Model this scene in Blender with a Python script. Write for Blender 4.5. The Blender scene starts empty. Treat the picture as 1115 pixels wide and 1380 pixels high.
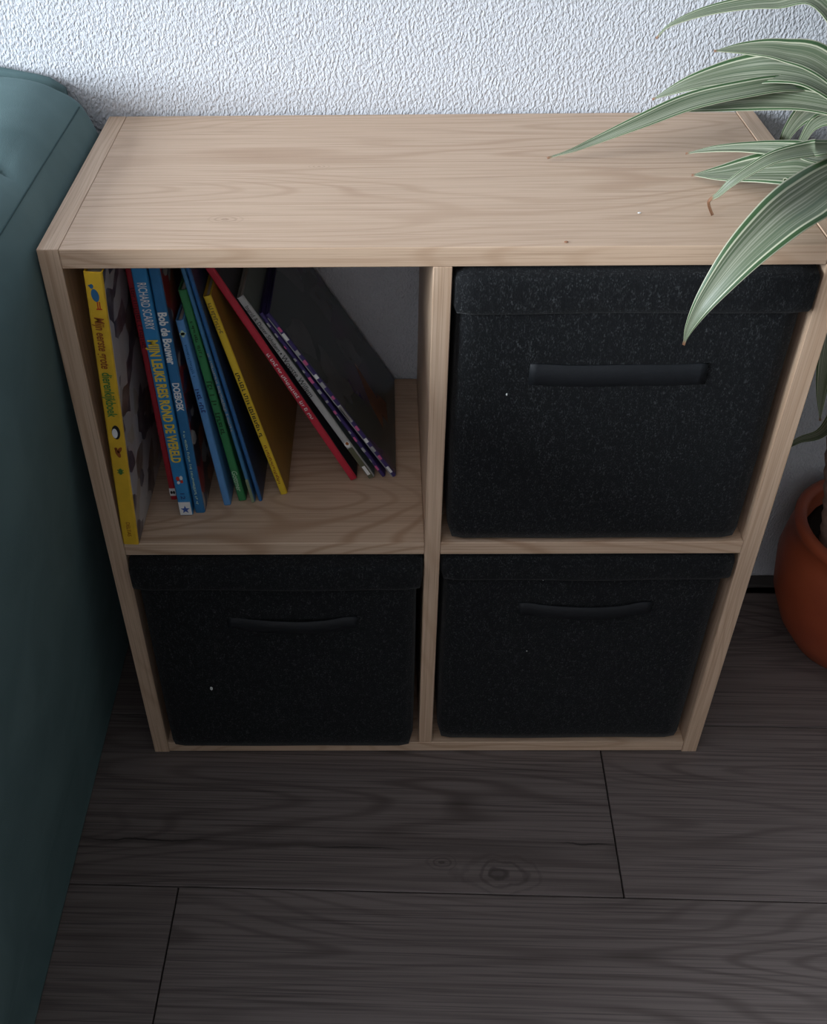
import bpy, bmesh, math, random
from mathutils import Vector, Matrix

# ------------------------------------------------------------------ camera, world, light, exposure
scene = bpy.context.scene
C = scene.collection
cd = bpy.data.cameras.new('camera'); cam = bpy.data.objects.new('camera', cd); C.objects.link(cam)
cam.matrix_world = Matrix(((0.99986, 0.0034, 0.0100, 0.3065), (0.0055, 0.6560, -0.7547, -0.8573), (-0.0091, 0.7547, 0.6560, 1.1352), (0, 0, 0, 1)))
cd.sensor_fit = 'AUTO'; cd.sensor_width = 36.0; cd.lens = 1408.376 / 1380 * 36
cd.shift_x = (557.5 - 503.453) / 1380; cd.shift_y = (715.342 - 690) / 1380
cd.clip_start = 0.01
scene.camera = cam

world = bpy.data.worlds.new('world'); scene.world = world; world.use_nodes = True
bg = world.node_tree.nodes['Background']; bg.inputs[0].default_value = (0.75, 0.86, 1.0, 1); bg.inputs[1].default_value = 1.0

WIN_Y0, WIN_Y1, WIN_Z0, WIN_Z1, WALL_L = -2.6, -0.5, 0.85, 2.25, -2.5
ld = bpy.data.lights.new('window_daylight', 'AREA'); ld.shape = 'RECTANGLE'
ld.size = WIN_Z1 - WIN_Z0 - 0.1; ld.size_y = WIN_Y1 - WIN_Y0 - 0.1
ld.energy = 252; ld.color = (0.82, 0.92, 1.0)
lo = bpy.data.objects.new('window_daylight', ld); C.objects.link(lo)
lo.location = (WALL_L - 0.02, (WIN_Y0 + WIN_Y1) / 2, (WIN_Z0 + WIN_Z1) / 2)
lo.rotation_euler = (0, -math.pi / 2, 0)

vs = scene.view_settings
vs.view_transform = 'Standard'; vs.look = 'None'; vs.gamma = 1.0; vs.use_curve_mapping = False
vs.exposure = 0.0

# ------------------------------------------------------------------ helpers
def link(o, parent=None):
    C.objects.link(o)
    if parent is not None: o.parent = parent
    return o
def tag(o, label=None, cat=None, group=None, kind=None):
    if label: o['label'] = label
    if cat: o['category'] = cat
    if group: o['group'] = group
    if kind: o['kind'] = kind
    return o
def thing(name, label, cat, loc=(0, 0, 0), rot=(0, 0, 0), group=None):
    o = bpy.data.objects.new(name, None); o.empty_display_size = 0.05
    o.location = loc; o.rotation_euler = rot
    link(o); return tag(o, label, cat, group)
def obj(name, bm, mat, parent=None, smooth=False, world=True):
    """bm in world coordinates (world=True: the parent's location is taken off)."""
    if parent is not None and world:
        p = parent.location.copy()
        q = parent.parent
        while q is not None: p += q.location; q = q.parent
        bmesh.ops.translate(bm, verts=bm.verts, vec=-p)
    bmesh.ops.recalc_face_normals(bm, faces=bm.faces)
    me = bpy.data.meshes.new(name); bm.to_mesh(me); bm.free()
    if smooth:
        for f in me.polygons: f.use_smooth = True
    if mat: me.materials.append(mat)
    return link(bpy.data.objects.new(name, me), parent)
def box(bm, lo, hi, bevel=0.0, seg=1):
    r = bmesh.ops.create_cube(bm, size=1.0)
    vs_ = r['verts']
    for v in vs_:
        v.co = Vector([lo[i] if v.co[i] < 0 else hi[i] for i in range(3)])
    if bevel > 0:
        es = list({e for v in vs_ for e in v.link_edges})
        bmesh.ops.bevel(bm, geom=es, offset=bevel, segments=seg, profile=0.5, affect='EDGES')
    return bm
def BM(): return bmesh.new()
def bbox(lo, hi, bevel=0.0, seg=1): return box(BM(), lo, hi, bevel, seg)
def prism(bm, pts, axis_fn, a, b):
    """extrude 2-D polygon; axis_fn(p, t) -> Vector."""
    A = [bm.verts.new(axis_fn(p, a)) for p in pts]; B = [bm.verts.new(axis_fn(p, b)) for p in pts]
    n = len(pts)
    bm.faces.new(A[::-1]); bm.faces.new(B)
    for i in range(n): bm.faces.new((A[i], A[(i + 1) % n], B[(i + 1) % n], B[i]))
    return bm
def grid(bm, rows, close_u=False, close_v=False):
    V = [[bm.verts.new(p) for p in r] for r in rows]
    n, m = len(V), len(V[0]); F = {}
    for i in range(n if close_u else n - 1):
        for j in range(m if close_v else m - 1):
            F[i, j] = bm.faces.new((V[i][j], V[i][(j + 1) % m], V[(i + 1) % n][(j + 1) % m], V[(i + 1) % n][j]))
    return V, F
def lathe(bm, prof, cx, cy, n=48):
    rows = [[Vector((cx + r * math.cos(2 * math.pi * k / n), cy + r * math.sin(2 * math.pi * k / n), z)) for k in range(n)] for r, z in prof]
    return grid(bm, rows, close_v=True)

# ------------------------------------------------------------------ materials
def new_mat(name):
    m = bpy.data.materials.new(name); m.use_nodes = True
    nt = m.node_tree; b = nt.nodes['Principled BSDF']
    return m, nt, b
class N:
    def __init__(s, nt): s.nt = nt
    def node(s, t, **kw):
        n = s.nt.nodes.new(t)
        for k, v in kw.items(): setattr(n, k, v)
        return n
    def put(s, sock, v):
        if hasattr(v, 'is_output') or isinstance(v, bpy.types.NodeSocket): s.nt.links.new(v, sock)
        else: sock.default_value = v
    def math(s, op, a, b=0.5, clamp=False):
        n = s.node('ShaderNodeMath', operation=op, use_clamp=clamp); s.put(n.inputs[0], a); s.put(n.inputs[1], b); return n.outputs[0]
    def vmath(s, op, a, b):
        n = s.node('ShaderNodeVectorMath', operation=op); s.put(n.inputs[0], a); s.put(n.inputs[1], b); return n.outputs[0]
    def noise(s, vec, scale, detail=2.0, rough=0.5, dist=0.0):
        n = s.node('ShaderNodeTexNoise'); s.put(n.inputs['Vector'], vec)
        n.inputs['Scale'].default_value = scale; n.inputs['Detail'].default_value = detail
        n.inputs['Roughness'].default_value = rough; n.inputs['Distortion'].default_value = dist
        return n.outputs[0]
    def ramp(s, f, stops, interp='LINEAR'):
        n = s.node('ShaderNodeValToRGB'); s.put(n.inputs[0], f); cr = n.color_ramp; cr.interpolation = interp
        while len(cr.elements) < len(stops): cr.elements.new(0.5)
        for e, (p, c) in zip(cr.elements, stops):
            e.position = p; e.color = c if len(c) == 4 else (*c, 1)
        return n.outputs[0]
    def mix(s, f, a, b, mode='MIX'):
        n = s.node('ShaderNodeMix', data_type='RGBA', blend_type=mode)
        s.put(n.inputs[0], f)
        s.put(n.inputs[6], a if not isinstance(a, tuple) else (*a[:3], 1)); s.put(n.inputs[7], b if not isinstance(b, tuple) else (*b[:3], 1))
        return n.outputs[2]
    def bump(s, h, strength, dist, normal=None):
        n = s.node('ShaderNodeBump'); s.put(n.inputs['Height'], h)
        n.inputs['Strength'].default_value = strength; n.inputs['Distance'].default_value = dist
        if normal is not None: s.put(n.inputs['Normal'], normal)
        return n.outputs[0]
    def objco(s): return s.node('ShaderNodeTexCoord').outputs['Object']
    def range(s, v, a, b, c=0.0, d=1.0):
        n = s.node('ShaderNodeMapRange'); s.put(n.inputs[0], v)
        for i, x in enumerate((a, b, c, d)): n.inputs[i + 1].default_value = x
        return n.outputs[0]
def plain(name, col, rough=0.5, spec=0.4, bumpy=0.0):
    m, nt, b = new_mat(name); k = N(nt)
    b.inputs['Roughness'].default_value = rough; b.inputs['Specular IOR Level'].default_value = spec
    co = k.objco(); n = k.noise(co, 60, 3)
    k.put(b.inputs['Base Color'], k.mix(k.range(n, 0.3, 0.7), tuple(c * 0.92 for c in col), tuple(min(1, c * 1.08) for c in col)))
    if bumpy: k.put(b.inputs['Normal'], k.bump(k.noise(co, 400, 2), bumpy, 0.001))
    return m
def wood(name, axis, light, dark, pore, ring=0.55, seed=0.0, rough=0.45, figure=(1.6, 10), per_object=False, knots=(), cracks=(), ringfreq=90, porescale=(7, 620), porefac=0.7):
    m, nt, b = new_mat(name); k = N(nt); co = k.objco()
    co = k.vmath('ADD', co, (seed * 3.1, seed * 1.7, seed * 2.3))
    if per_object:
        r = k.node('ShaderNodeObjectInfo').outputs['Random']
        cmb = k.node('ShaderNodeCombineXYZ'); k.put(cmb.inputs[0], k.math('MULTIPLY', r, 41.0)); k.put(cmb.inputs[1], k.math('MULTIPLY', r, 17.0)); k.put(cmb.inputs[2], k.math('MULTIPLY', r, 29.0))
        co2 = k.vmath('ADD', co, cmb.outputs[0])
    else: co2 = co
    def sc(a, c): return tuple(a if i == axis else c for i in range(3))
    f = k.noise(k.vmath('MULTIPLY', co2, sc(figure[0], figure[1])), 1.0, 1.3, 0.4, 0.12)
    lines = k.math('SINE', k.math('MULTIPLY', f, ringfreq * 6.283 / 4))
    lines = k.range(lines, 0.1, 1.0)
    lines = k.math('POWER', lines, 1.6)
    patch = k.noise(k.vmath('MULTIPLY', co2, sc(2.5, 9.0)), 1.0, 2.0)
    p1 = k.noise(k.vmath('MULTIPLY', co2, sc(*porescale)), 1.0, 2.0, 0.6)
    p2 = k.noise(k.vmath('MULTIPLY', co2, sc(porescale[0] * 0.5, porescale[1] * 0.42)), 1.0, 2.0, 0.6)
    ringf = k.math('MULTIPLY', k.math('MULTIPLY', lines, ring), k.range(patch, 0.35, 0.62, 0.25, 1.0))
    col = k.mix(ringf, light, dark)
    col = k.mix(k.math('MULTIPLY', k.range(p1, 0.5, 0.72), porefac), col, pore)
    col = k.mix(k.math('MULTIPLY', k.range(p2, 0.48, 0.7), porefac * 0.9), col, dark)
    big = k.noise(k.vmath('MULTIPLY', co2, sc(1.2, 4.0)), 1.0, 1.0)
    col = k.mix(k.range(big, 0.3, 0.7, 0.0, 0.25), col, dark)
    for (kx, ky, kr) in knots:
        d = k.vmath('MULTIPLY', k.vmath('SUBTRACT', co, (kx + seed * 3.1, ky + seed * 1.7, 0)), (1.0 / kr, 1.9 / kr, 0.0))
        ln = k.node('ShaderNodeVectorMath', operation='LENGTH'); k.put(ln.inputs[0], d)
        dd = k.math('ADD', ln.outputs['Value'], k.math('MULTIPLY', k.math('SUBTRACT', k.noise(co, 28, 3), 0.5), 0.9))
        rings = k.math('MULTIPLY', k.range(k.math('SINE', k.math('MULTIPLY', dd, 16)), 0.0, 1.0), k.range(dd, 0.25, 1.3, 0.8, 0.0))
        col = k.mix(k.math('MULTIPLY', rings, 0.7), col, pore)
        col = k.mix(k.range(dd, 0.04, 0.2, 0.4, 0.0), col, pore)
    for (kx, ky, rx, ry) in cracks:
        wv = k.node('ShaderNodeCombineXYZ'); k.put(wv.inputs[1], k.math('MULTIPLY', k.math('SUBTRACT', k.noise(k.vmath('MULTIPLY', co, (25, 0, 0)), 1.0, 3), 0.5), 0.014))
        d = k.vmath('MULTIPLY', k.vmath('SUBTRACT', k.vmath('ADD', co, wv.outputs[0]), (kx + seed * 3.1, ky + seed * 1.7, 0)), (1.0 / rx, 1.0 / ry, 0.0))
        ln = k.node('ShaderNodeVectorMath', operation='LENGTH'); k.put(ln.inputs[0], d)
        col = k.mix(k.range(ln.outputs['Value'], 0.4, 1.0, 0.9, 0.0), col, tuple(c * 0.4 for c in pore))
        col = k.mix(k.range(ln.outputs['Value'], 0.5, 6.0, 0.35, 0.0), col, pore)
    k.put(b.inputs['Base Color'], col)
    b.inputs['Roughness'].default_value = rough; b.inputs['Specular IOR Level'].default_value = 0.35
    h = k.math('ADD', k.math('MULTIPLY', p1, 0.5), k.math('MULTIPLY', p2, 0.5))
    k.put(b.inputs['Normal'], k.bump(h, 0.25, 0.0006))
    return m

OAK_L, OAK_D, OAK_P = (0.63, 0.455, 0.325), (0.46, 0.30, 0.195), (0.34, 0.215, 0.135)
M = {}
M['oak_x'] = wood('oak_veneer_lengthwise', 0, OAK_L, OAK_D, OAK_P, seed=0.37, ring=0.85, knots=((-0.2, -0.105, 0.018), (-0.118, 0.018, 0.012)))
M['oak_x2'] = wood('oak_veneer_board', 0, OAK_L, OAK_D, OAK_P, seed=1.13, ring=1.0, figure=(2.6, 8), ringfreq=70)
M['oak_y'] = wood('oak_edge_depthwise', 1, OAK_L, OAK_D, OAK_P, seed=2.2)
M['oak_z'] = wood('oak_veneer_upright', 2, OAK_L, OAK_D, OAK_P, seed=0.71)
FL, FD, FP = (0.192, 0.156, 0.146), (0.090, 0.069, 0.062), (0.034, 0.026, 0.023)
M['floor'] = wood('grey_oak_plank', 0, FL, FD, FP, ring=0.7, rough=0.5, figure=(1.3, 9), per_object=True, ringfreq=80, porescale=(5, 430))
M['floor_knot'] = wood('grey_oak_plank_with_knot', 0, FL, FD, FP, ring=0.8, rough=0.5, figure=(1.3, 9), seed=3.3, ringfreq=80, porescale=(5, 430), knots=((1.235, 0.026, 0.055), (1.165, 0.040, 0.02)), cracks=((0.80, 0.0615, 0.10, 0.0016), (1.06, 0.058, 0.07, 0.0012), (1.345, 0.070, 0.045, 0.0016)))
M['gap'] = plain('dark_joint', (0.02, 0.017, 0.015), 0.8, 0.1)

def wall_mat():
    m, nt, b = new_mat('textured_white_wall'); k = N(nt); co = k.objco()
    c1 = k.vmath('MULTIPLY', co, (380, 380, 270))
    sh = k.node('ShaderNodeMapping'); k.put(sh.inputs[0], co); sh.inputs['Rotation'].default_value = (0, 0.35, 0); sh.inputs['Scale'].default_value = (350, 350, 225)
    n1 = k.noise(sh.outputs[0], 1.0, 1.5, 0.5, 0.3)
    n2 = k.noise(c1, 2.3, 2.0, 0.5, 0.3)
    h = k.math('ADD', k.range(n1, 0.36, 0.66), k.math('MULTIPLY', n2, 0.45))
    k.put(b.inputs['Normal'], k.bump(h, 1.0, 0.0010))
    k.put(b.inputs['Base Color'], k.mix(k.range(n2, 0.3, 0.7), (0.56, 0.57, 0.605), (0.62, 0.63, 0.665)))
    b.inputs['Roughness'].default_value = 0.6; b.inputs['Specular IOR Level'].default_value = 0.3
    return m
M['wall'] = wall_mat()
M['plaster'] = plain('room_plaster', (0.52, 0.48, 0.47), 0.8, 0.2)
M['plaster_dark'] = plain('darkened_unseen_wall', (0.10, 0.11, 0.10), 0.8, 0.2)  # unseen right wall, colour darkened to cut light bounced onto the sofa
M['white_paint'] = plain('white_paint', (0.8, 0.8, 0.8), 0.4, 0.4)
M['ceiling'] = plain('ceiling_paint', (0.50, 0.47, 0.47), 0.8, 0.2)
M['skirting'] = plain('dark_grey_skirting', (0.07, 0.062, 0.058), 0.5, 0.3)

def velvet():
    m, nt, b = new_mat('teal_velvet'); k = N(nt); co = k.objco()
    n = k.noise(co, 9, 3, 0.55, 0.8); n2 = k.noise(co, 900, 1)
    k.put(b.inputs['Base Color'], k.mix(k.range(n, 0.3, 0.7), (0.088, 0.142, 0.147), (0.120, 0.184, 0.188)))
    b.inputs['Roughness'].default_value = 0.85; b.inputs['Specular IOR Level'].default_value = 0.15
    b.inputs['Sheen Weight'].default_value = 0.1; b.inputs['Sheen Roughness'].default_value = 0.4
    b.inputs['Sheen Tint'].default_value = (0.6, 0.85, 0.86, 1)
    k.put(b.inputs['Normal'], k.bump(k.math('ADD', n2, k.math('MULTIPLY', n, 2.0)), 0.15, 0.002))
    return m
M['velvet'] = velvet()
def black_fabric():
    m, nt, b = new_mat('black_woven_fabric'); k = N(nt); co = k.objco()
    v = k.vmath('MULTIPLY', co, (800, 800, 420)); n = k.noise(v, 1.0, 2.0, 0.6)
    n2 = k.noise(k.vmath('MULTIPLY', co, (260, 260, 120)), 1.0, 3.0, 0.6)
    f = k.math('MULTIPLY', k.range(n, 0.5, 0.75), k.range(n2, 0.4, 0.65))
    k.put(b.inputs['Base Color'], k.mix(f, (0.0035, 0.004, 0.005), (0.075, 0.08, 0.083)))
    b.inputs['Roughness'].default_value = 0.8; b.inputs['Specular IOR Level'].default_value = 0.18
    b.inputs['Sheen Weight'].default_value = 0.08
    k.put(b.inputs['Normal'], k.bump(k.math('ADD', n, n2), 0.5, 0.0012))
    return m
M['basket'] = black_fabric()
M['strap'] = plain('black_woven_strap', (0.010, 0.0115, 0.014), 0.55, 0.3, 0.2)
M['lint'] = plain('pale_lint', (0.7, 0.7, 0.68), 0.9, 0.1)
M['page'] = plain('book_paper', (0.62, 0.58, 0.5), 0.8, 0.1)

# ------------------------------------------------------------------ room shell
DEPTH, WID, HEI = 0.330, 0.720, 0.720
WALL_Y = 0.334
def struct(name, bm, mat, parent=None):
    o = obj(name, bm, mat, parent); o['kind'] = 'structure'; return o
RX, RY0, RZ = 2.3, -3.6, 2.5
struct('wall_back', bbox((WALL_L - 0.1, WALL_Y, -0.05), (RX + 0.1, WALL_Y + 0.1, RZ)), M['wall'])
struct('ceiling', bbox((WALL_L - 0.1, RY0 - 0.1, RZ), (RX + 0.1, WALL_Y + 0.1, RZ + 0.1)), M['ceiling'])
struct('wall_right', bbox((RX, RY0, -0.05), (RX + 0.1, WALL_Y, RZ)), M['plaster_dark'])
struct('wall_front', bbox((WALL_L - 0.1, RY0 - 0.1, -0.05), (RX + 0.1, RY0, RZ)), M['plaster'])
bm = BM()
box(bm, (WALL_L - 0.1, RY0, -0.05), (WALL_L, WALL_Y, WIN_Z0)); box(bm, (WALL_L - 0.1, RY0, WIN_Z1), (WALL_L, WALL_Y, RZ))
box(bm, (WALL_L - 0.1, RY0, WIN_Z0), (WALL_L, WIN_Y0, WIN_Z1)); box(bm, (WALL_L - 0.1, WIN_Y1, WIN_Z0), (WALL_L, WALL_Y, WIN_Z1))
struct('wall_left', bm, M['plaster'])
bm = BM()
for a, c in (((WIN_Y0, WIN_Z0), (WIN_Y1, WIN_Z0 + 0.05)), ((WIN_Y0, WIN_Z1 - 0.05), (WIN_Y1, WIN_Z1)), ((WIN_Y0, WIN_Z0 + 0.05), (WIN_Y0 + 0.05, WIN_Z1 - 0.05)), ((WIN_Y1 - 0.05, WIN_Z0 + 0.05), (WIN_Y1, WIN_Z1 - 0.05))):
    box(bm, (WALL_L - 0.08, a[0], a[1]), (WALL_L - 0.03, c[0], c[1]))
w1 = struct('window_1', bm, M['white_paint'])
# flat skirting strip right of the shelf
struct('baseboard_back', bbox((0.722, WALL_Y - 0.024, 0.0), (RX, WALL_Y, 0.006), 0.0015), M['skirting'])

# floor: planks laid slightly askew to the shelf
floor = struct('floor', bbox((WALL_L, RY0, -0.05), (RX, WALL_Y, -0.006)), M['gap'])
ANG = math.atan(-0.0275); PW, PL = 0.2585, 1.38
pm = {}
def plank_mesh(L):
    key = round(L, 3)
    if key not in pm:
        b_ = bbox((0, 0, -0.0058), (L - 0.0012, PW - 0.0014, 0.0), 0.0007)
        me = bpy.data.meshes.new('plank'); b_.to_mesh(me); b_.free(); me.materials.append(M['floor']); pm[key] = me
    return pm[key]
random.seed(5)
joint = {0: 0.0541, 1: 0.589, 2: 0.20, -1: 0.75}
for r in range(-11, 4):
    # row r spans seam r-1 .. r  (row 1 lies right in front of the shelf, row 0 below it)
    j = joint.get(r, random.uniform(0, PL))
    x0s = [j + n * PL for n in range(-3, 3)]
    for x in x0s:
        xa, xb = max(x, WALL_L), min(x + PL, RX)
        if xb - xa < 0.02: continue
        yb = -0.1955 - 0.0275 * (xa - 0.054) + (r - 1) * PW
        if yb > WALL_Y - 0.03 or yb < RY0: continue
        L = (xb - xa)
        wmax = WALL_Y - yb
        me = plank_mesh(L)
        if wmax < PW + 0.02 * 1:
            b_ = bbox((0, 0, -0.0058), (L - 0.0012, max(0.01, wmax - 0.002), 0.0), 0.0007)
            me = bpy.data.meshes.new('plank'); b_.to_mesh(me); b_.free(); me.materials.append(M['floor'])
        o = bpy.data.objects.new('plank', me); link(o, floor)
        o.location = (xa, yb, 0); o.rotation_euler = (0, 0, ANG)
        if r == 1 and x < 0 and x + PL > 0.5:
            me2 = me.copy(); me2.materials.clear(); me2.materials.append(M['floor_knot']); o.data = me2
            KN = o

# ------------------------------------------------------------------ cube shelf
TS, TT, TM = 0.0194, 0.0187, 0.0173
shelf = thing('cube_shelf', 'light oak four-compartment cube shelf standing against the textured white wall', 'shelf', (WID / 2, DEPTH / 2, 0))
bv = 0.0007
sp = obj('side_panel', bbox((0, 0, 0), (TS, DEPTH, HEI - 0.0005), bv), M['oak_z'], shelf)
obj('edge_band', bbox((0, 0, HEI - 0.0009), (TS, DEPTH, HEI), 0.0004), M['oak_y'], sp)
sp = obj('side_panel', bbox((WID - TS, 0, 0), (WID, DEPTH, HEI + 0.0003), 0.0005), M['oak_z'], shelf)
obj('edge_band', bbox((WID - TS, 0, HEI - 0.0003), (WID, DEPTH, HEI + 0.0008), 0.0004), M['oak_y'], sp)
obj('top_panel', bbox((TS + 0.0003, 0, HEI - TT), (WID - TS - 0.0006, DEPTH, HEI), bv), M['oak_x'], shelf)
obj('bottom_panel', bbox((TS + 0.0003, 0, 0.0022), (WID - TS - 0.0003, DEPTH, 0.0200), bv), M['oak_x2'], shelf)
DX0, DX1 = WID / 2 - TM / 2, WID / 2 + TM / 2
obj('divider', bbox((DX0, 0, 0.0202), (DX1, DEPTH, HEI - TT - 0.0002), bv), M['oak_z'], shelf)
SZ0, SZ1 = 0.3551, 0.3724
obj('shelf_board', bbox((TS + 0.0002, 0, SZ0), (DX0 - 0.0002, DEPTH, SZ1), bv), M['oak_x2'], shelf)
obj('shelf_board', bbox((DX1 + 0.0002, 0, SZ0), (WID - TS - 0.0002, DEPTH, SZ1), bv), M['oak_x2'], shelf)

# ------------------------------------------------------------------ fabric storage baskets
def soft_box(lo, hi, bevel, seg, cuts, amp, seed, bulge=(0, 0, 0)):
    bm = BM(); box(bm, lo, hi)
    bmesh.ops.subdivide_edges(bm, edges=bm.edges[:], cuts=cuts, use_grid_fill=True)
    rnd = random.Random(seed); ph = [rnd.uniform(0, 6.28) for _ in range(6)]
    c = [(lo[i] + hi[i]) / 2 for i in range(3)]; hs = [(hi[i] - lo[i]) / 2 for i in range(3)]
    for v in bm.verts:
        n = [(v.co[i] - c[i]) / hs[i] for i in range(3)]
        # rounded-box projection
        p = Vector([max(-hs[i] + bevel, min(hs[i] - bevel, n[i] * hs[i])) for i in range(3)])
        d = Vector([n[i] * hs[i] for i in range(3)]) - p
        if d.length > 1e-9:
            if sum(1 for i in range(3) if abs(d[i]) > 1e-9) > 1: d = d.normalized() * bevel
        q = p + d
        for i in range(3):
            o1, o2 = [k for k in range(3) if k != i]
            if abs(n[i]) > 0.98: q[i] += math.copysign(bulge[i] * (1 - n[o1] ** 2) * (1 - n[o2] ** 2), n[i])
        w = amp * (math.sin(19 * q.x + ph[0]) * math.sin(23 * q.z + ph[1]) + 0.6 * math.sin(41 * q.x + ph[2] + 17 * q.z) * math.cos(31 * q.z + ph[3]))
        q.y += w
        v.co = Vector(c) + q
    return bm
def strap(x0, x1, zc, h, y, sag, seed, n=24, out=0.004):
    """fabric handle: ends stitched flat, the middle bowed out and sagging"""
    bm = BM(); rows = []
    rnd = random.Random(seed)
    for i in range(n + 1):
        t = i / n; x = x0 + (x1 - x0) * t
        bow = 0.0 if t < 0.1 or t > 0.9 else math.sin((t - 0.1) / 0.8 * math.pi) ** 0.7
        yy = y - 0.0022 - out * bow; zz = zc - sag * bow + 0.0006 * math.sin(9 * t + seed)
        rows.append([Vector((x, yy + 0.0006, zz - h / 2)), Vector((x, yy - 0.0006, zz - h / 2 + 0.0007)), Vector((x, yy - 0.0010, zz)), Vector((x, yy - 0.0006, zz + h / 2 - 0.0007)), Vector((x, yy + 0.0006, zz + h / 2)), Vector((x, yy + 0.0010, zz))])
    V, F = grid(bm, rows, close_v=True)
    bm.faces.new(V[0]); bm.faces.new(V[-1][::-1])
    return bm
def basket(x0, x1, z0, z1, yf, lidh, label, seed, handle, lint):
    cx = (x0 + x1) / 2
    t = thing('storage_basket', label, 'basket', (cx, yf + 0.15, z0), group='fabric storage baskets in the cube shelf')
    obj('body', soft_box((x0 + 0.006, yf + 0.001, z0 + 0.0005), (x1 - 0.007, yf + 0.300, z1 - 0.012), 0.012, 3, 17, 0.0010, seed, (0.003, 0.004, 0)), M['basket'], t, True)
    lid = obj('lid', soft_box((x0, yf - 0.0045, z1 - lidh), (x1, yf + 0.308, z1), 0.010, 3, 15, 0.0010, seed + 3, (0.0, 0.002, 0.0)), M['basket'], t, True)
    hx0, hx1, hz, hh, sag = handle
    h = obj('handle', strap(hx0, hx1, hz, hh, yf + 0.0, sag, seed, out=0.0018 if sag < 0.002 else 0.004), M['strap'], t, True)
    for hx in (hx0 + 0.003, hx1 - 0.003):
        obj('stitching', bbox((hx - 0.0006, yf - 0.0028, hz - hh / 2 + 0.001), (hx + 0.0006, yf + 0.0, hz + hh / 2 - 0.001), 0.0003), M['strap'], h)
    for (lx, lz, ls) in lint:
        b_ = BM(); bmesh.ops.create_icosphere(b_, subdivisions=1, radius=1.0)
        for v in b_.verts: v.co = Vector((lx, yf - 0.0022, lz)) + Vector((v.co.x * ls * 0.55, v.co.y * 0.0012, v.co.z * ls))
        obj('lint', b_, M['lint'], t, True)
    return t
basket(DX1 + 0.0012, WID - TS - 0.0012, SZ1 + 0.0006, 0.6985, -0.002, 0.046, 'black fabric lidded basket above another basket, beneath the drooping leaf tip', 3, (0.446, 0.615, 0.591, 0.024, 0.001), ((0.4262, 0.5685, 0.0016),))
basket(TS + 0.0014, DX0 - 0.0012, 0.0206, 0.3535, -0.013, 0.042, 'black fabric lidded basket in the cube below the leaning books', 11, (0.125, 0.275, 0.262, 0.020, 0.004), ((0.0935, 0.147, 0.0035),))
basket(DX1 + 0.0014, WID - TS - 0.0014, 0.0206, 0.3540, 0.000, 0.040, 'black fabric lidded basket directly below another black basket', 23, (0.462, 0.615, 0.272, 0.020, 0.005), ((0.478, 0.200, 0.0013), (0.486, 0.318, 0.0013)))

# ------------------------------------------------------------------ books
BOOK_Z = SZ1 + 0.0003
def flat(name, polys, mat, parent, y=-0.0005, each=False):
    if each:
        for P in polys: flat(name, [P], mat, parent, y)
        return
    bm = BM()
    for P in polys:
        prism(bm, P, lambda p, t: Vector((p[0], t, p[1])), y, 0.0004)
    return obj(name, bm, mat, parent, world=False)
def ell(cx, cz, rx, rz, n=14, rot=0.0):
    return [(cx + rx * math.cos(a) * math.cos(rot) - rz * math.sin(a) * math.sin(rot), cz + rx * math.cos(a) * math.sin(rot) + rz * math.sin(a) * math.cos(rot)) for a in [2 * math.pi * k / n for k in range(n)]]
def rect(x0, x1, z0, z1): return [(x0, z0), (x1, z0), (x1, z1), (x0, z1)]
dep = None
def lettering(name, s, xc, z_top, z_bot, cap, mat, parent, weight=0.0, shear=0.0):
    """text running down the spine, letter tops to the right; fitted between z_top and z_bot"""
    cu = bpy.data.curves.new('txt', 'FONT'); cu.body = s; cu.size = 1.0; cu.offset = weight; cu.shear = shear
    cu.extrude = 0.0; cu.resolution_u = 3
    to = bpy.data.objects.new('txt', cu); C.objects.link(to)
    bpy.context.view_layer.update()
    me = bpy.data.meshes.new_from_object(to.evaluated_get(bpy.context.evaluated_depsgraph_get()))
    bpy.data.objects.remove(to); bpy.data.curves.remove(cu)
    xs = [v.co.x for v in me.vertices]; 
    x0, x1 = min(xs), max(xs); L = z_top - z_bot
    ky = cap / 0.70
    for v in me.vertices:
        tx = (v.co.x - x0) / (x1 - x0) * L; ty = (v.co.y - 0.33) * ky
        v.co = Vector((xc + ty, -0.0006, z_top - tx))
    me.name = name; me.materials.clear(); me.materials.append(mat)
    return link(bpy.data.objects.new(name, me), parent)
def scribble(name, xc, z_top, z_bot, cap, mat, parent, seed, step=0.0028):
    """a line of print too small to read: strokes of letter height"""
    r = random.Random(seed); P = []; z = z_top
    while z > z_bot + step:
        if r.random() < 0.14: z -= step * 0.9; continue
        a = cap * r.uniform(0.5, 1.0) / 2; off = cap * 0.12 * r.choice((-1, 0, 0, 1))
        P.append(rect(xc - a + off, xc + a + off, z - step * 0.28, z))
        if r.random() < 0.6: P.append(rect(xc - a + off, xc - a + off + cap * 0.2, z - step * 0.75, z - step * 0.28))
        if r.random() < 0.4: P.append(rect(xc + a + off - cap * 0.2, xc + a + off, z - step * 0.75, z - step * 0.28))
        z -= step
    o = flat(name, P, mat, parent); o['kind'] = 'stuff'; return o
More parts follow.
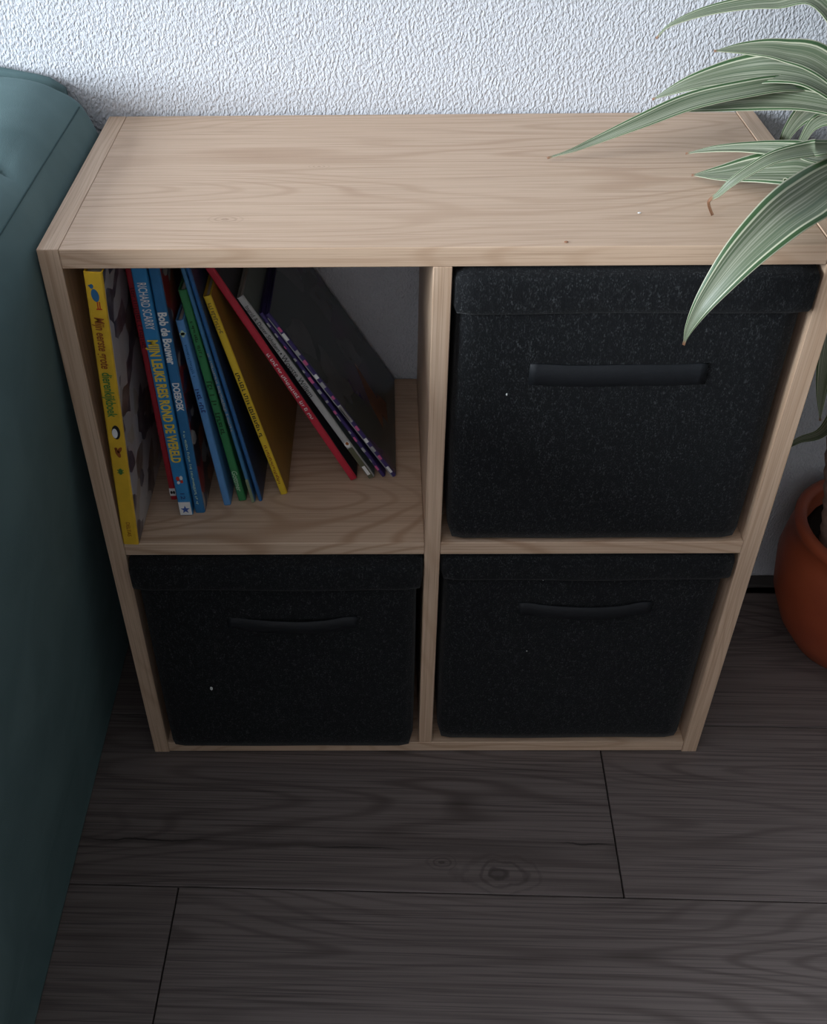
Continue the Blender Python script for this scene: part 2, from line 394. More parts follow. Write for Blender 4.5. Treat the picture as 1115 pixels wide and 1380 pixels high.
def cover_mat(name, cols, scale, rough=0.3, detail=1.0):
    m, nt, b = new_mat(name); k = N(nt); co = k.objco()
    v = k.node('ShaderNodeTexVoronoi'); k.put(v.inputs['Vector'], k.vmath('ADD', co, k.vmath('MULTIPLY', k.node('ShaderNodeTexNoise').outputs['Color'], (0.03, 0.03, 0.03)))); v.inputs['Scale'].default_value = scale
    sep = k.node('ShaderNodeSeparateColor'); k.put(sep.inputs[0], v.outputs['Color'])
    n = len(cols)
    c = k.ramp(sep.outputs[0], [((i + 0.0) / n, cols[i]) for i in range(n)], 'CONSTANT')
    nz = k.noise(co, scale * 1.5, 4)
    k.put(b.inputs['Base Color'], k.mix(k.range(nz, 0.4, 0.7, 0, 0.35), c, cols[0]))
    b.inputs['Roughness'].default_value = rough
    return m
INK = {n: plain('ink_' + n, c, 0.45, 0.3) for n, c in dict(white=(0.75, 0.75, 0.74), yellow=(0.75, 0.55, 0.06), orange=(0.55, 0.16, 0.02), brown=(0.30, 0.09, 0.02), green=(0.08, 0.22, 0.05), navy=(0.02, 0.04, 0.16), black=(0.015, 0.015, 0.015), darkred=(0.14, 0.012, 0.02), blue=(0.03, 0.13, 0.28), pale=(0.45, 0.6, 0.45), red=(0.5, 0.04, 0.02), pink=(0.6, 0.12, 0.28), grey=(0.35, 0.35, 0.36), darkgreen=(0.015, 0.06, 0.02)).items()}
def book(x, y, lean, w, h, d, spine, label, front=None, pages=True, name='picture_book'):
    """x, y: bottom-left corner of the spine on the shelf board; lean in degrees, positive leans left"""
    a = math.radians(lean)
    if lean >= 0: loc = (x, y, BOOK_Z)
    else: loc = (x, y, BOOK_Z + w * math.sin(-a))
    t = thing(name, label, 'book', loc, (0, -a, 0), 'picture books in the cube shelf')
    sm = plain('spine_print', spine, 0.35, 0.4)
    b2 = 0.0018; bd = 0.0016
    P = [(0, d), (0, b2), (b2 * 0.35, b2 * 0.35), (b2, 0), (w - b2, 0), (w - b2 * 0.35, b2 * 0.35), (w, b2), (w, d), (w - bd, d), (w - bd, bd * 1.3), (bd, bd * 1.3), (bd, d)]
    bm = BM(); prism(bm, P, lambda p, s: Vector((p[0], p[1], s)), 0.0, h)
    cov = obj('cover', bm, sm, t, world=False)
    obj('page_block', bbox((bd + 0.0001, 0.0026, 0.003), (w - bd - 0.0001, d - 0.003, h - 0.003)), M['page'], t, world=False)
    if front:
        obj('front_print', bbox((w - 0.0002, 0.0022, 0.0004), (w + 0.0003, d - 0.0004, h - 0.0004)), front, cov, world=False)
    return t, cov
YEL, RED, BLU = (0.72, 0.44, 0.03), (0.42, 0.02, 0.035), (0.03, 0.22, 0.48)

# 1 yellow animal book
w = 0.0172
t, c = book(0.0198, -0.002, -3.2, w, 0.326, 0.245, YEL, 'tall yellow picture book with small animals on its spine, upright beside the side panel',
            cover_mat('animal_cover', [(0.52, 0.49, 0.5), (0.45, 0.43, 0.44), (0.16, 0.11, 0.08), (0.5, 0.47, 0.47), (0.06, 0.05, 0.07), (0.42, 0.36, 0.3), (0.07, 0.05, 0.06)], 38))
m_ = w / 2
flat('bird_print', [ell(m_ - 0.0005, 0.3035, 0.0034, 0.0065, rot=0.15), ell(m_ - 0.0028, 0.3125, 0.0018, 0.0022), rect(m_ - 0.0055, m_ - 0.0035, 0.3125, 0.3137)], INK['blue'], c)
flat('bird_leg_print', [rect(m_ + 0.0002, m_ + 0.0010, 0.290, 0.297), rect(m_ + 0.0022, m_ + 0.0030, 0.290, 0.297), rect(m_ - 0.001, m_ + 0.0042, 0.289, 0.2900)], INK['red'], c, each=True)
lettering('title_lettering', 'Mijn eerste grote', m_, 0.281, 0.2256, 0.0088, INK['brown'], c, 0.02, 0.2)
lettering('title_lettering', 'dierenkijkboek', m_, 0.2214, 0.1695, 0.0095, INK['green'], c, 0.02)
flat('penguin_print', [ell(m_ + 0.001, 0.151, 0.0042, 0.0085)], INK['black'], c)
flat('penguin_belly_print', [ell(m_ - 0.0002, 0.150, 0.0028, 0.0058)], INK['white'], c, -0.0008)
flat('squirrel_print', [ell(m_, 0.125, 0.0022, 0.0058, rot=0.3), ell(m_ + 0.0022, 0.129, 0.0018, 0.004, rot=-0.5), ell(m_ - 0.0016, 0.1305, 0.0015, 0.0015)], INK['brown'], c)
flat('beetle_print', [ell(m_, 0.1012, 0.0022, 0.004), rect(m_ - 0.0034, m_ + 0.0034, 0.1026, 0.1033), rect(m_ - 0.0034, m_ + 0.0034, 0.0994, 0.1001)], INK['green'], c)
lettering('publisher_lettering', 'DELTAS', m_, 0.0323, 0.012, 0.0042, INK['brown'], c, 0.0)

# 2 red book
w = 0.0074
t, c = book(0.0605, 0.076, 1.1, w, 0.3, 0.22, RED, 'slim red picture book with dark spine print beside the blue travel book')
scribble('title_lettering', w / 2, 0.272, 0.200, 0.0045, INK['darkred'], c, 1)
flat('emblem_print', [rect(0.0003, w - 0.0003, 0.006, 0.0165)], INK['white'], c)
flat('emblem_dot_print', [ell(0.0026, 0.011, 0.0013, 0.0022), ell(0.0054, 0.011, 0.0013, 0.0022)], INK['black'], c, -0.0008, each=True)

# 3 blue travel book
w = 0.0148
t, c = book(0.0752, 0.048, 1.4, w, 0.318, 0.23, BLU, 'bright blue picture book with yellow title lettering running down its spine')
m_ = w / 2
lettering('author_lettering', 'RICHARD SCARRY', m_ + 0.0006, 0.2898, 0.2391, 0.0085, INK['white'], c, 0.012)
lettering('title_lettering', 'MIJN LEUKE REIS ROND DE WERELD', m_ + 0.0004, 0.2274, 0.075, 0.0100, INK['yellow'], c, 0.035)
flat('icon_print', [ell(m_ - 0.0018, 0.0525, 0.002, 0.003), ell(m_ + 0.002, 0.0485, 0.0016, 0.0022)], INK['red'], c, each=True)
flat('icon_print', [ell(m_ + 0.002, 0.0535, 0.0018, 0.0028), ell(m_ - 0.0018, 0.047, 0.0016, 0.0020)], INK['white'], c, each=True)
lettering('number_lettering', '12', m_, 0.0320, 0.0235, 0.0048, INK['navy'], c, 0.01)
flat('logo_print', [rect(0.0008, w - 0.0008, 0.0008, 0.0190)], INK['white'], c)
star = [(m_ + (0.0052 if k % 2 == 0 else 0.0022) * math.sin(k * math.pi / 5), 0.0085 + (0.0058 if k % 2 == 0 else 0.0024) * math.cos(k * math.pi / 5)) for k in range(10)]
flat('logo_star_print', [star], plain('logo_blue', (0.04, 0.1, 0.36), 0.4), c, -0.0008)

# 4 darker blue activity book
w = 0.0112
t, c = book(0.092, 0.052, 1.65, w, 0.312, 0.225, (0.025, 0.15, 0.33), 'darker blue activity book with white title lettering on its spine',
            cover_mat('activity_cover', [(0.03, 0.02, 0.03), (0.35, 0.1, 0.03), (0.05, 0.06, 0.12), (0.45, 0.42, 0.4), (0.3, 0.03, 0.03)], 40))
m_ = w / 2
lettering('title_lettering', 'Bob de Bouwer', m_, 0.2558, 0.1967, 0.0084, INK['white'], c, 0.035)
lettering('title_lettering', 'DOEBOEK', m_, 0.1744, 0.1395, 0.0070, INK['white'], c, 0.03)
scribble('small_lettering', m_ - 0.001, 0.1137, 0.011, 0.0026, INK['pale'], c, 4, 0.0024)

# 5 light blue
w = 0.0082
t, c = book(0.123, 0.065, 5.7, w, 0.24, 0.21, (0.10, 0.27, 0.55), 'short light blue picture book with a pale emblem high on its spine')
flat('emblem_print', [ell(w / 2, 0.225, 0.002, 0.004), ell(w / 2, 0.225, 0.0034, 0.0016)], INK['pale'], c)
scribble('author_lettering', w / 2, 0.212, 0.172, 0.0026, INK['blue'], c, 51, 0.0022)
scribble('title_lettering', w / 2, 0.1584, 0.1272, 0.0046, INK['navy'], c, 5, 0.0034)

# 6 green
w = 0.009
t, c = book(0.1391, 0.073, 7.4, w, 0.27, 0.2, (0.035, 0.20, 0.07), 'green picture book with dark title and pale publisher lettering on its spine')
scribble('author_lettering', w / 2, 0.235, 0.190, 0.003, INK['darkgreen'], c, 61, 0.0026)
scribble('title_lettering', w / 2, 0.1632, 0.0904, 0.0062, INK['darkgreen'], c, 6, 0.0042)
lettering('publisher_lettering', 'Gottmer', w / 2, 0.0437, 0.0144, 0.0058, INK['pale'], c, 0.005, 0.2)
# 7, 8 thin blue ones
w = 0.004
t, c = book(0.1546, 0.07, 8.6, w, 0.3, 0.21, (0.06, 0.20, 0.38), 'very thin blue book with an olive foot wedged right of the green book')
flat('foot_print', [rect(0.0004, w - 0.0004, 0.0005, 0.034)], plain('olive_ink', (0.22, 0.27, 0.16), 0.5), c)
scribble('title_lettering', w / 2, 0.20, 0.10, 0.0026, INK['grey'], c, 7, 0.0024)
w = 0.0042
t, c = book(0.1624, 0.072, 9.2, w, 0.297, 0.21, (0.03, 0.13, 0.33), 'thin plain dark blue book leaning left of the slanting yellow book', plain('dark_blue_cover', (0.012, 0.03, 0.08), 0.35))
# 9 yellow
w = 0.0082
t, c = book(0.1868, 0.084, 13.4, w, 0.262, 0.2, (0.70, 0.48, 0.03), 'slanting yellow picture book with black spine print and mustard cover',
            plain('mustard_cover', (0.28, 0.16, 0.03), 0.4))
scribble('series_lettering', w / 2, 0.2539, 0.2142, 0.0046, plain('ink_olive', (0.25, 0.17, 0.03), 0.5), c, 9, 0.0030)
scribble('title_lettering', w / 2, 0.172, 0.082, 0.0044, INK['black'], c, 91, 0.0030)
scribble('author_lettering', w / 2, 0.072, 0.0125, 0.0034, INK['brown'], c, 92, 0.0024)
# 10 red
w = 0.0085
t, c = book(0.2673, 0.11, 27.3, w, 0.306, 0.21, (0.50, 0.025, 0.05), 'long crimson picture book leaning steeply with white print on its spine',
            plain('black_back', (0.02, 0.02, 0.025), 0.4))
scribble('title_lettering', w / 2, 0.1927, 0.0934, 0.0036, INK['white'], c, 10, 0.0026)
# 11 pale grey
w = 0.0078
t, c = book(0.2888, 0.113, 29.4, w, 0.272, 0.205, (0.42, 0.42, 0.41), 'pale grey picture book with dark serif title lying slanted on the crimson book',
            plain('grey_green_cover', (0.12, 0.15, 0.14), 0.4))
lettering('author_lettering', 'Ingrid & Dieter Schubert', w / 2, 0.2600, 0.1975, 0.0046, INK['black'], c, 0.0)
flat('dot_print', [ell(w / 2, 0.1945, 0.001, 0.001)], INK['black'], c)
lettering('title_lettering', 'Woeste Willem', w / 2, 0.1915, 0.1319, 0.0062, INK['black'], c, 0.0)
flat('shelf_mark_print', [rect(0.001, w - 0.001, 0.0005, 0.050)], plain('ink_khaki', (0.10, 0.10, 0.06), 0.5), c)
flat('shelf_mark_light_print', [ell(w / 2, 0.056, 0.0032, 0.0042), rect(0.002, w - 0.002, 0.006, 0.020)], INK['white'], c, -0.0008, each=True)
flat('shelf_mark_dark_print', [ell(w / 2 + 0.0008, 0.0575, 0.0018, 0.0022)], INK['brown'], c, -0.0011)
# 12, 13 navy and patterned on top
w = 0.0046
t, c = book(0.3045, 0.116, 30.6, w, 0.252, 0.205, (0.045, 0.03, 0.13), 'thin navy book with pink and white dashes, under the dark starry cover')
r = random.Random(12); P1, P2 = [], []
for k in range(15):
    z = 0.012 + k * 0.0158 + r.uniform(-0.003, 0.003); (P1 if k % 3 else P2).append(rect(0.0008, w * r.uniform(0.4, 0.9), z, z + r.uniform(0.003, 0.009)))
flat('dash_print', P1, INK['grey'], c, each=True); flat('dash_print', P2, INK['pink'], c, each=True)
w = 0.005
t, c = book(0.3168, 0.116, 31.8, w, 0.254, 0.208, (0.05, 0.035, 0.14), 'dark-covered picture book lying slanted on top of the leaning row',
            cover_mat('dark_painted_cover', [(0.030, 0.048, 0.055), (0.045, 0.065, 0.072), (0.08, 0.09, 0.10), (0.07, 0.045, 0.11), (0.03, 0.05, 0.055)], 26, 0.25))
P1, P2, P3 = [], [], []
for k in range(14):
    z = 0.010 + k * 0.0170 + r.uniform(-0.003, 0.003); q = rect(w * r.uniform(0.1, 0.4), w - 0.0004, z, z + r.uniform(0.004, 0.010)); (P1, P2, P3)[k % 3].append(q)
flat('dash_print', P1, INK['white'], c, each=True); flat('dash_print', P2, INK['pink'], c, each=True); flat('dash_print', P3, INK['grey'], c, each=True)
flat('edge_line_print', [rect(0.0002, 0.0010, 0.001, 0.25)], INK['grey'], c)
bm = BM()   # orange painted patch on the cover (a flat print on the slanted board)
for P in ([(0.060, 0.028), (0.105, 0.034), (0.120, 0.094), (0.078, 0.060)], [(0.085, 0.018), (0.125, 0.022), (0.118, 0.044), (0.09, 0.040)]):
    prism(bm, P, lambda p, s: Vector((s, p[0], p[1])), w + 0.0001, w + 0.0005)
obj('painted_patch', bm, plain('ink_rust', (0.16, 0.06, 0.03), 0.4), c, world=False)
bm = BM()   # torn paper sticker on the spine
rows = [[Vector((w * 0.2 + 0.004 * i / 3, -0.0012 - 0.0035 * math.sin(math.pi * i / 3), 0.098 + 0.020 * j / 4 + 0.002 * math.sin(2.0 * i + j))) for i in range(4)] for j in range(5)]
V, F = grid(bm, rows); bmesh.ops.solidify(bm, geom=bm.faces[:], thickness=0.0004)
obj('paper_tab', bm, INK['white'], c, world=False)

# ------------------------------------------------------------------ sofa
sofa = thing('sofa', 'dark teal velvet sofa with puffed channel-stitched arm beside the oak shelf', 'sofa', (-0.9, -0.15, 0))
PROF = [(-0.070, 0.004), (-0.072, 0.04), (-0.060, 0.14), (-0.042, 0.28), (-0.024, 0.42), (-0.010, 0.54), (-0.0035, 0.62), (-0.002, 0.675), (-0.003, 0.705), (-0.009, 0.727), (-0.020, 0.749), (-0.037, 0.764), (-0.065, 0.774), (-0.11, 0.778), (-0.16, 0.778), (-0.21, 0.770), (-0.25, 0.745), (-0.275, 0.70), (-0.28, 0.62), (-0.28, 0.50), (-0.28, 0.30), (-0.28, 0.10), (-0.27, 0.004)]
def resample(P, n):
    P = [Vector((a, 0, b)) for a, b in P]
    # Catmull-Rom then even spacing
    S = []
    for i in range(len(P) - 1):
        p0, p1, p2, p3 = P[max(i - 1, 0)], P[i], P[i + 1], P[min(i + 2, len(P) - 1)]
        for k in range(12):
            u = k / 12
            S.append(0.5 * ((2 * p1) + (p2 - p0) * u + (2 * p0 - 5 * p1 + 4 * p2 - p3) * u * u + (3 * p1 - p0 - 3 * p2 + p3) * u ** 3))
    S.append(P[-1]); L = [0]
    for a, b in zip(S, S[1:]): L.append(L[-1] + (b - a).length)
    out = []; j = 0
    for i in range(n + 1):
        d = L[-1] * i / n
        while j < len(L) - 2 and L[j + 1] < d: j += 1
        f = (d - L[j]) / max(1e-9, L[j + 1] - L[j]); out.append(S[j].lerp(S[j + 1], f))
    return out
def arm(mirror=False):
    P = resample(PROF, 110 if mirror else 420); n = len(P)
    nor = []
    for i in range(n):
        tn = (P[min(i + 1, n - 1)] - P[max(i - 1, 0)]).normalized(); nor.append(Vector((tn.z, 0, -tn.x)))
    Y1, Y0, RR = 0.3165, -0.72, 0.03
    rows = []; ny = 80 if mirror else 280
    for j in range(ny + 1):
        y = Y0 + (Y1 - Y0) * j / ny
        e = min(y - Y0, Y1 - y)
        ins = RR - math.sqrt(max(0, RR * RR - max(0, RR - e) ** 2)) if e < RR else 0.0
        row = []
        for p, q in zip(P, nor):
            top = max(0.0, min(1.0, (-0.019 - p.x) / 0.02)) if p.z > 0.735 or p.x < -0.2 else 0.0
            yy = y + 0.9 * (p.x + 0.02)
            s = abs(math.sin(math.pi * (yy - 0.062) / 0.25)) ** 0.24
            puff = top * 0.018 * (s - 1.0)
            seam = 0.0
            o = -ins + puff + seam + 0.0012 * math.sin(13 * y + 9 * p.z) * (1 if p.z > 0.1 else 0)
            v = p + q * o; row.append(Vector(((v.x if not mirror else -1.84 - v.x), y, v.z)))
        rows.append(row)
    bm = BM(); V, F = grid(bm, rows)
    bm.faces.new(V[0]); bm.faces.new(V[-1][::-1])
    for j in range(ny): bm.faces.new((V[j][0], V[j + 1][0], V[j + 1][-1], V[j][-1]))
    return bm
obj('arm', arm(), M['velvet'], sofa, True)
Q = resample(PROF, 900); qi = min((i for i, p in enumerate(Q) if p.z > 0.69), key=lambda i: abs(Q[i].x + 0.0185))
bm = BM(); rows = []
for i in range(90):
    y = -0.68 + 0.965 * i / 89
    c0 = Q[qi] + Vector((0.55, 0, 0.83)) * (0.0012 * math.sin(13 * y + 9 * Q[qi].z))
    rows.append([c0 + Vector((0.0008 * math.cos(a), y, 0.0008 * math.sin(a))) for a in [2 * math.pi * k / 8 for k in range(8)]])
V, F = grid(bm, rows, close_v=True); bm.faces.new(V[0]); bm.faces.new(V[-1][::-1])
obj('arm_seam', bm, plain('teal_thread', (0.05, 0.088, 0.092), 0.9, 0.1), sofa, True)
obj('arm', arm(True), M['velvet'], sofa, True)
bm = BM(); rows = []
for i in range(121):
    x = -1.79 + (1.79 - 0.042) * i / 120
    e = min(x + 1.79, -0.042 - x)
    top = 0.7785 - 0.2 * max(0, 0.078 - e) - 0.008 * max(0, 1 - e / 0.02) ** 2
    prof = [(0.314, 0.03), (0.314, top - 0.03), (0.3145, top - 0.012), (0.317, top - 0.003), (0.3235, top), (0.330, top - 0.003), (0.3325, top - 0.012), (0.333, top - 0.03), (0.333, 0.03)]
    rows.append([Vector((x, a, b)) for a, b in prof])
V, F = grid(bm, rows, close_v=True); bm.faces.new(V[0]); bm.faces.new(V[-1][::-1])
obj('back_shell', bm, M['velvet'], sofa, True)
for k in range(2):
    xa = -1.555 + k * 0.635
    obj('seat_cushion', soft_box((xa, -0.66, 0.27), (xa + 0.63, 0.10, 0.45), 0.05, 3, 13, 0.001, k, (0.0, 0.01, 0.02)), M['velvet'], sofa, True)
    obj('back_cushion', soft_box((xa, 0.105, 0.452), (xa + 0.63, 0.305, 0.765), 0.05, 3, 13, 0.001, k + 5, (0.0, 0.02, 0.01)), M['velvet'], sofa, True)
obj('base', bbox((-1.56, -0.68, 0.02), (-0.28, 0.28, 0.27), 0.02, 3), M['velvet'], sofa)

# ------------------------------------------------------------------ potted dracaena
PCX, PCY = 0.978, 0.198
plant = thing('potted_dracaena', 'striped-leaved dracaena in a terracotta pot standing beside the oak shelf', 'plant', (PCX, PCY, 0))
def terracotta():
    m, nt, b = new_mat('terracotta_glaze'); k = N(nt); co = k.objco(); n = k.noise(co, 14, 4)
    k.put(b.inputs['Base Color'], k.mix(k.range(n, 0.3, 0.7), (0.25, 0.046, 0.018), (0.34, 0.070, 0.026)))
    b.inputs['Roughness'].default_value = 0.5
    k.put(b.inputs['Normal'], k.bump(k.noise(co, 120, 2), 0.1, 0.002)); return m
bm = BM()
lathe(bm, [(0.001, 0.0), (0.064, 0.0), (0.071, 0.005), (0.098, 0.045), (0.118, 0.095), (0.1255, 0.15), (0.121, 0.19), (0.115, 0.205), (0.118, 0.210), (0.119, 0.219), (0.113, 0.223), (0.105, 0.222), (0.102, 0.215), (0.102, 0.18), (0.001, 0.178)], PCX, PCY)
pot = obj('pot', bm, terracotta(), plant, True)
soil = plain('potting_soil', (0.02, 0.014, 0.010), 0.95, 0.1, 0.8)
bm = BM(); rows = []
rnd = random.Random(2)
for i in range(9):
    r_ = 0.0015 + 0.1 * i / 8
    rows.append([Vector((PCX + r_ * math.cos(a), PCY + r_ * math.sin(a), 0.198 + rnd.uniform(-0.003, 0.003) - 0.01 * (i / 8) ** 3)) for a in [2 * math.pi * k / 28 for k in range(28)]])
rows.append([v + Vector((0, 0, -0.01)) for v in rows[-1]])
grid(bm, rows, close_v=True)
obj('soil', bm, soil, pot, True)
def bark():
    m, nt, b = new_mat('dracaena_bark'); k = N(nt); co = k.objco()
    n = k.noise(k.vmath('MULTIPLY', co, (25, 25, 90)), 1, 4); k.put(b.inputs['Base Color'], k.mix(k.range(n, 0.3, 0.7), (0.14, 0.085, 0.065), (0.30, 0.20, 0.16)))
    b.inputs['Roughness'].default_value = 0.85; k.put(b.inputs['Normal'], k.bump(n, 0.7, 0.004)); return m
tr = [Vector(p) for p in ((0.912, 0.193, 0.185), (0.897, 0.193, 0.26), (0.873, 0.192, 0.36), (0.858, 0.185, 0.47), (0.848, 0.172, 0.60), (0.822, 0.158, 0.72), (0.812, 0.152, 0.77))]
def spline(P, n):
    S = []
    for i in range(len(P) - 1):
        p0, p1, p2, p3 = P[max(i - 1, 0)], P[i], P[i + 1], P[min(i + 2, len(P) - 1)]
        for k in range(n):
            u = k / n
            S.append(0.5 * ((2 * p1) + (p2 - p0) * u + (2 * p0 - 5 * p1 + 4 * p2 - p3) * u * u + (3 * p1 - p0 - 3 * p2 + p3) * u ** 3))
    return S + [P[-1]]
bm = BM(); rows = []
S = spline(tr, 12)
for i, p in enumerate(S):
    r_ = 0.0185 - 0.005 * i / len(S) + 0.0012 * math.sin(i * 2.1)
    rows.append([p + Vector((r_ * math.cos(a), r_ * math.sin(a), 0)) for a in [2 * math.pi * k / 16 for k in range(16)]])
V, F = grid(bm, rows, close_v=True); bm.faces.new(V[0]); bm.faces.new(V[-1])
obj('trunk', bm, bark(), plant, True)

def leaf_mat(tip=0.982):
    m, nt, b = new_mat('striped_dracaena_leaf'); k = N(nt)
    uv = k.node('ShaderNodeUVMap'); uv.uv_map = 'UVMap'
    sx = k.node('ShaderNodeSeparateXYZ'); k.put(sx.inputs[0], uv.outputs[0])
    U, Vv = sx.outputs[0], sx.outputs[1]
    r = k.node('ShaderNodeObjectInfo').outputs['Random']
    rv = k.node('ShaderNodeCombineXYZ'); k.put(rv.inputs[2], k.math('MULTIPLY', r, 57.0)); k.put(rv.inputs[1], k.math('MULTIPLY', r, 23.0))
    wob = k.math('MULTIPLY', k.math('SUBTRACT', k.noise(k.vmath('MULTIPLY', uv.outputs[0], (3, 0.5, 0)), 1.0, 2), 0.5), 0.03)
    v2 = k.math('ADD', Vv, wob)
    G1, G2, G3, CR = (0.055, 0.115, 0.045), (0.115, 0.15, 0.085), (0.175, 0.205, 0.13), (0.58, 0.58, 0.42)
    col = k.ramp(v2, [(0.0, CR), (0.02, G1), (0.10, G1), (0.112, CR), (0.135, CR), (0.15, G2), (0.5, G3), (0.85, G2), (0.862, CR), (0.885, CR), (0.90, G1), (0.97, G1), (0.985, CR)])
    st = k.noise(k.vmath('ADD', k.vmath('MULTIPLY', uv.outputs[0], (1.0, 30, 0)), rv.outputs[0]), 1.0, 3, 0.6)
    mid = k.math('MULTIPLY', k.range(v2, 0.14, 0.2), k.range(v2, 0.86, 0.80))
    col = k.mix(k.math('MULTIPLY', k.range(st, 0.48, 0.66), k.math('MULTIPLY', mid, 0.85)), col, (0.47, 0.48, 0.37))
    col = k.mix(k.math('MULTIPLY', k.range(st, 0.46, 0.32), k.math('MULTIPLY', mid, 0.7)), col, (0.045, 0.085, 0.05))
    # dry brown tip
    tipc = k.range(U, tip, tip + 0.012)
    col = k.mix(tipc, col, (0.28, 0.14, 0.08))
    k.put(b.inputs['Base Color'], col)
    b.inputs['Roughness'].default_value = 0.38; b.inputs['Specular IOR Level'].default_value = 0.5
    try: b.inputs['Subsurface Weight'].default_value = 0.0
    except Exception: pass
    k.put(b.inputs['Normal'], k.bump(st, 0.25, 0.001))
    # thin blade: some light passes through
    tl = k.node('ShaderNodeBsdfTranslucent'); k.put(tl.inputs[0], k.mix(0.5, col, (0.12, 0.28, 0.04)))
    mx = k.node('ShaderNodeMixShader'); mx.inputs[0].default_value = 0.22
    out = nt.nodes['Material Output']
    nt.links.new(b.outputs[0], mx.inputs[1]); nt.links.new(tl.outputs[0], mx.inputs[2]); nt.links.new(mx.outputs[0], out.inputs[0])
    return m
LEAF = leaf_mat(); LEAF_DRY = leaf_mat(0.915)
M['drytip'] = plain('dry_leaf_tip', (0.30, 0.15, 0.09), 0.8, 0.2)
def leaf(pts, width, normal, fold=0.35, twist=0.0, n=9, waist=0.55):
    """pts tip -> base; a folded blade with a pointed tip, UV: u along (1 = tip), v across"""
    P = [Vector(p) for p in pts][::-1]; S = spline(P, n)
    L = [0.0]
    for a, b_ in zip(S, S[1:]): L.append(L[-1] + (b_ - a).length)
    T = L[-1]; nrm = Vector(normal).normalized()
    rows, us = [], []
    CS = [-1.0, -0.66, -0.33, 0.0, 0.33, 0.66, 1.0]
    for i, p in enumerate(S):
        u = L[i] / T
        tg = (S[min(i + 1, len(S) - 1)] - S[max(i - 1, 0)]).normalized()
        side = tg.cross(nrm)
        if side.length < 1e-4: side = Vector((0, 1, 0))
        side.normalize(); up = side.cross(tg).normalized()
        ang = twist * u
        side, up = side * math.cos(ang) + up * math.sin(ang), up * math.cos(ang) - side * math.sin(ang)
        prof = (0.45 + 0.55 * min(1, u / waist)) * (max(0.0, 1 - ((u - 0.4) / 0.6) ** 1.8) if u > 0.4 else 1.0)
        w_ = max(0.0012, width / 2 * prof)
        wav = 0.05 * math.sin(17 * u + 31 * width * 100)
        rows.append([p + side * (c_ * w_) + up * (fold * w_ * (abs(c_) ** 1.4 - 0.4) + w_ * wav * c_) for c_ in CS]); us.append(u)
    bm = BM(); uvl = bm.loops.layers.uv.new('UVMap')
    V, F = grid(bm, rows)
    for (i, j), f in F.items():
        for lp, (a, b_) in zip(f.loops, ((i, j), (i, j + 1), (i + 1, j + 1), (i + 1, j))):
            lp[uvl].uv = (us[a], (CS[b_] + 1) / 2)
    o = obj('leaf', bm, LEAF, plant, True)
    md = o.modifiers.new('thickness', 'SOLIDIFY'); md.thickness = 0.0007; md.offset = 0
    return o
CROWN = (0.806, 0.150, 0.752)
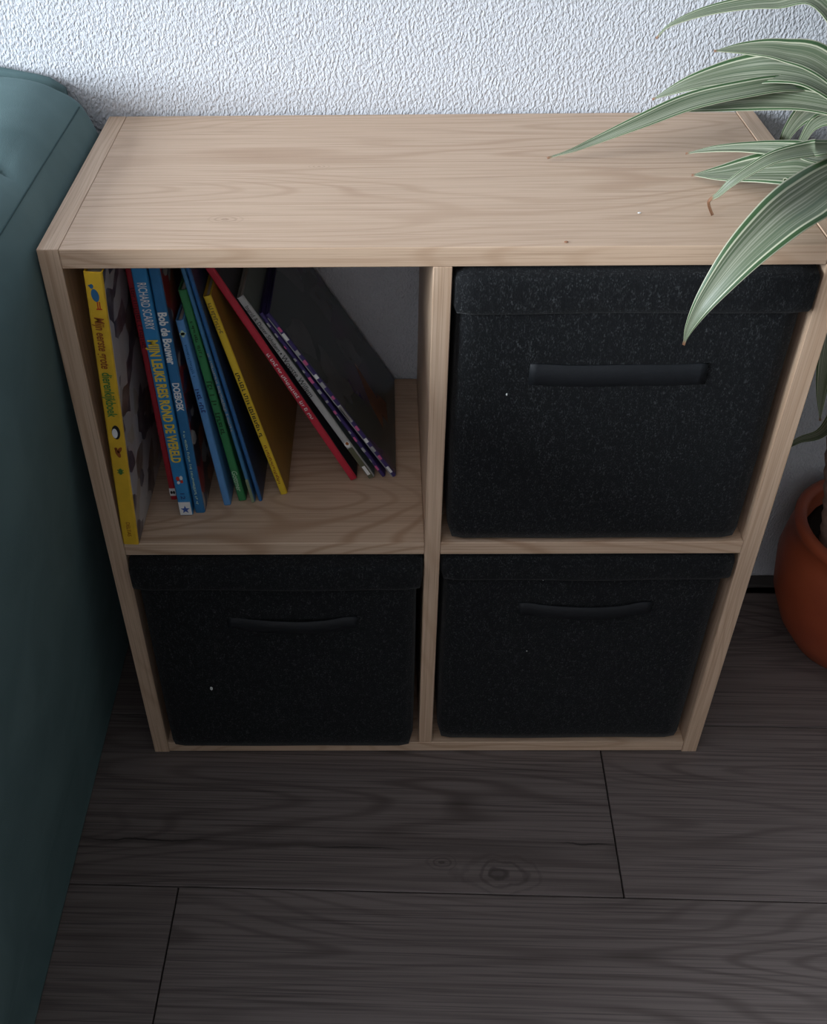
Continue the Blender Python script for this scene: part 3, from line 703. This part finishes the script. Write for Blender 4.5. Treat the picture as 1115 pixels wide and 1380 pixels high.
LEAVES = [
    (0.026, (0, -0.5, 0.85), [(0.585, 0.275, 0.8131), (0.5972, 0.27, 0.8277), (0.6325, 0.26, 0.8432), (0.6841, 0.245, 0.854), (0.7317, 0.225, 0.8529)]),
    (0.036, (0, -0.6, 0.8), [(0.6283, 0.215, 0.8183), (0.6571, 0.21, 0.8216), (0.6899, 0.2, 0.8216), (0.7304, 0.185, 0.811)]),
    (0.042, (0, -0.6, 0.8), [(0.5875, 0.26, 0.7578), (0.6211, 0.25, 0.7764), (0.6682, 0.24, 0.7909), (0.7051, 0.22, 0.7982), (0.7388, 0.195, 0.7919)]),
    (0.025, (0, -0.5, 0.85), [(0.4732, 0.1917, 0.7235), (0.4972, 0.1915, 0.731), (0.5194, 0.1964, 0.738), (0.5622, 0.1999, 0.755), (0.6127, 0.2086, 0.772), (0.6618, 0.2089, 0.783), (0.7059, 0.2132, 0.787), (0.749, 0.2163, 0.78)]),
    (0.036, (0, -0.6, 0.8), [(0.5736, 0.245, 0.7456), (0.6, 0.24, 0.7555), (0.6414, 0.23, 0.7645), (0.6876, 0.215, 0.7737), (0.742, 0.19, 0.7746)]),
    (0.026, (0, -0.5, 0.85), [(0.6123, 0.1895, 0.728), (0.6381, 0.1774, 0.737), (0.6667, 0.1448, 0.75), (0.6917, 0.1161, 0.758), (0.7149, 0.0946, 0.762)]),
    (0.054, (0, -0.5, 0.85), [(0.6087, 0.1438, 0.7245), (0.6361, 0.1335, 0.73), (0.6643, 0.1247, 0.737), (0.6921, 0.1072, 0.746), (0.7167, 0.0919, 0.752)]),
    (0.018, (-0.3, -0.6, 0.75), [(0.6086, 0.0567, 0.7225), (0.6028, 0.0573, 0.735), (0.6078, 0.0502, 0.745), (0.6154, 0.046, 0.757), (0.6295, 0.0467, 0.768), (0.6511, 0.0512, 0.778), (0.6833, 0.0625, 0.78), (0.7028, 0.0709, 0.778)]),
    (0.053, (-0.35, -0.7, 0.6), [(0.5707, -0.055, 0.6531), (0.572, -0.058, 0.6733), (0.5823, -0.058, 0.7017), (0.6052, -0.05, 0.7349), (0.6363, -0.03, 0.7568), (0.6687, 0.0, 0.7622), (0.7111, 0.05, 0.7594)]),
    (0.028, (-0.5, -0.8, 0.2), [(0.7832, 0.085, 0.4732), (0.7726, 0.08, 0.5122), (0.7672, 0.08, 0.549), (0.7651, 0.09, 0.604), (0.7695, 0.12, 0.6854)]),
    (0.03, (-0.8, -0.4, 0.3), [(0.7361, 0.27, 0.6838), (0.7375, 0.26, 0.7214), (0.745, 0.24, 0.753), (0.7573, 0.21, 0.7691)]),
    (0.034, (-0.6, -0.6, 0.4), [(0.8351, 0.285, 0.2729), (0.8585, 0.275, 0.3074), (0.8839, 0.26, 0.3408), (0.8852, 0.24, 0.4592), (0.8439, 0.21, 0.6182)]),
    (0.018, (-0.8, -0.4, 0.3), [(0.7411, 0.24, 0.6933), (0.7432, 0.23, 0.7247), (0.7479, 0.22, 0.7473), (0.7608, 0.2, 0.758)]),
]
for i, (w_, nn, pts) in enumerate(LEAVES):
    e = Vector(pts[-1]); cr = Vector(CROWN) + Vector((0, 0, 0.004 * (i % 5) - 0.008))
    d = (e - cr); k_ = cr + d.normalized() * 0.010
    lf = leaf(pts + [tuple(k_)], w_, nn)
    if i == 7: lf.data.materials[0] = LEAF_DRY
rnd = random.Random(8)
for i in range(18):
    az = math.radians(rnd.uniform(-70, 88)); ln = rnd.uniform(0.24, 0.36); rise = rnd.uniform(0.02, 0.20)
    hd = Vector((math.cos(az), math.sin(az), 0)); c0 = Vector(CROWN) + Vector((0, 0, rnd.uniform(-0.03, 0.02)))
    lim = 1.0
    if hd.y > 0.05: lim = min(1.0, (0.315 - c0.y) / (hd.y * ln * 0.95))
    pts = []
    for u in (1.0, 0.8, 0.6, 0.4, 0.2, 0.03):
        pts.append(tuple(c0 + hd * ln * u * 0.95 * lim + Vector((0, 0, rise * math.sin(u * 2.4) - 0.14 * u * u))))
    leaf(pts, rnd.uniform(0.026, 0.038), (-hd.x * 0.2, -hd.y * 0.2, 1))

for i in range(7):      # young upright leaves in the heart of the crown
    az = 2 * math.pi * i / 7 + 0.3; hd = Vector((math.cos(az), math.sin(az) * 0.6, 0)); c0 = Vector(CROWN) + hd * 0.006 + Vector((0, 0, 0.006))
    ln = 0.13 + 0.02 * (i % 3)
    out_ = 0.10 if hd.x > 0 else 0.03
    pts = [tuple(c0 + hd * (out_ * u * u) + Vector((0, 0, ln * (u - 0.25 * u * u)))) for u in (1.0, 0.75, 0.5, 0.25, 0.0)]
    leaf(pts, 0.024, (-hd.x, -hd.y, 0.3))

# ------------------------------------------------------------------ crumbs on the shelf top
for (x, y, s, lab, mt) in ((0.544, 0.067, 0.0011, 'tiny white crumb on the oak shelf top below the striped leaves', 'lint'), (0.4685, 0.008, 0.0012, 'tiny brown speck at the front edge of the shelf top', 'drytip')):
    b_ = BM(); bmesh.ops.create_icosphere(b_, subdivisions=2, radius=s)
    for v in b_.verts: v.co = Vector((x + v.co.x * 1.6, y + v.co.y, HEI + s * 0.6 + v.co.z * 0.6))
    tag(obj('crumb', b_, M[mt], None, True), lab, 'crumb')
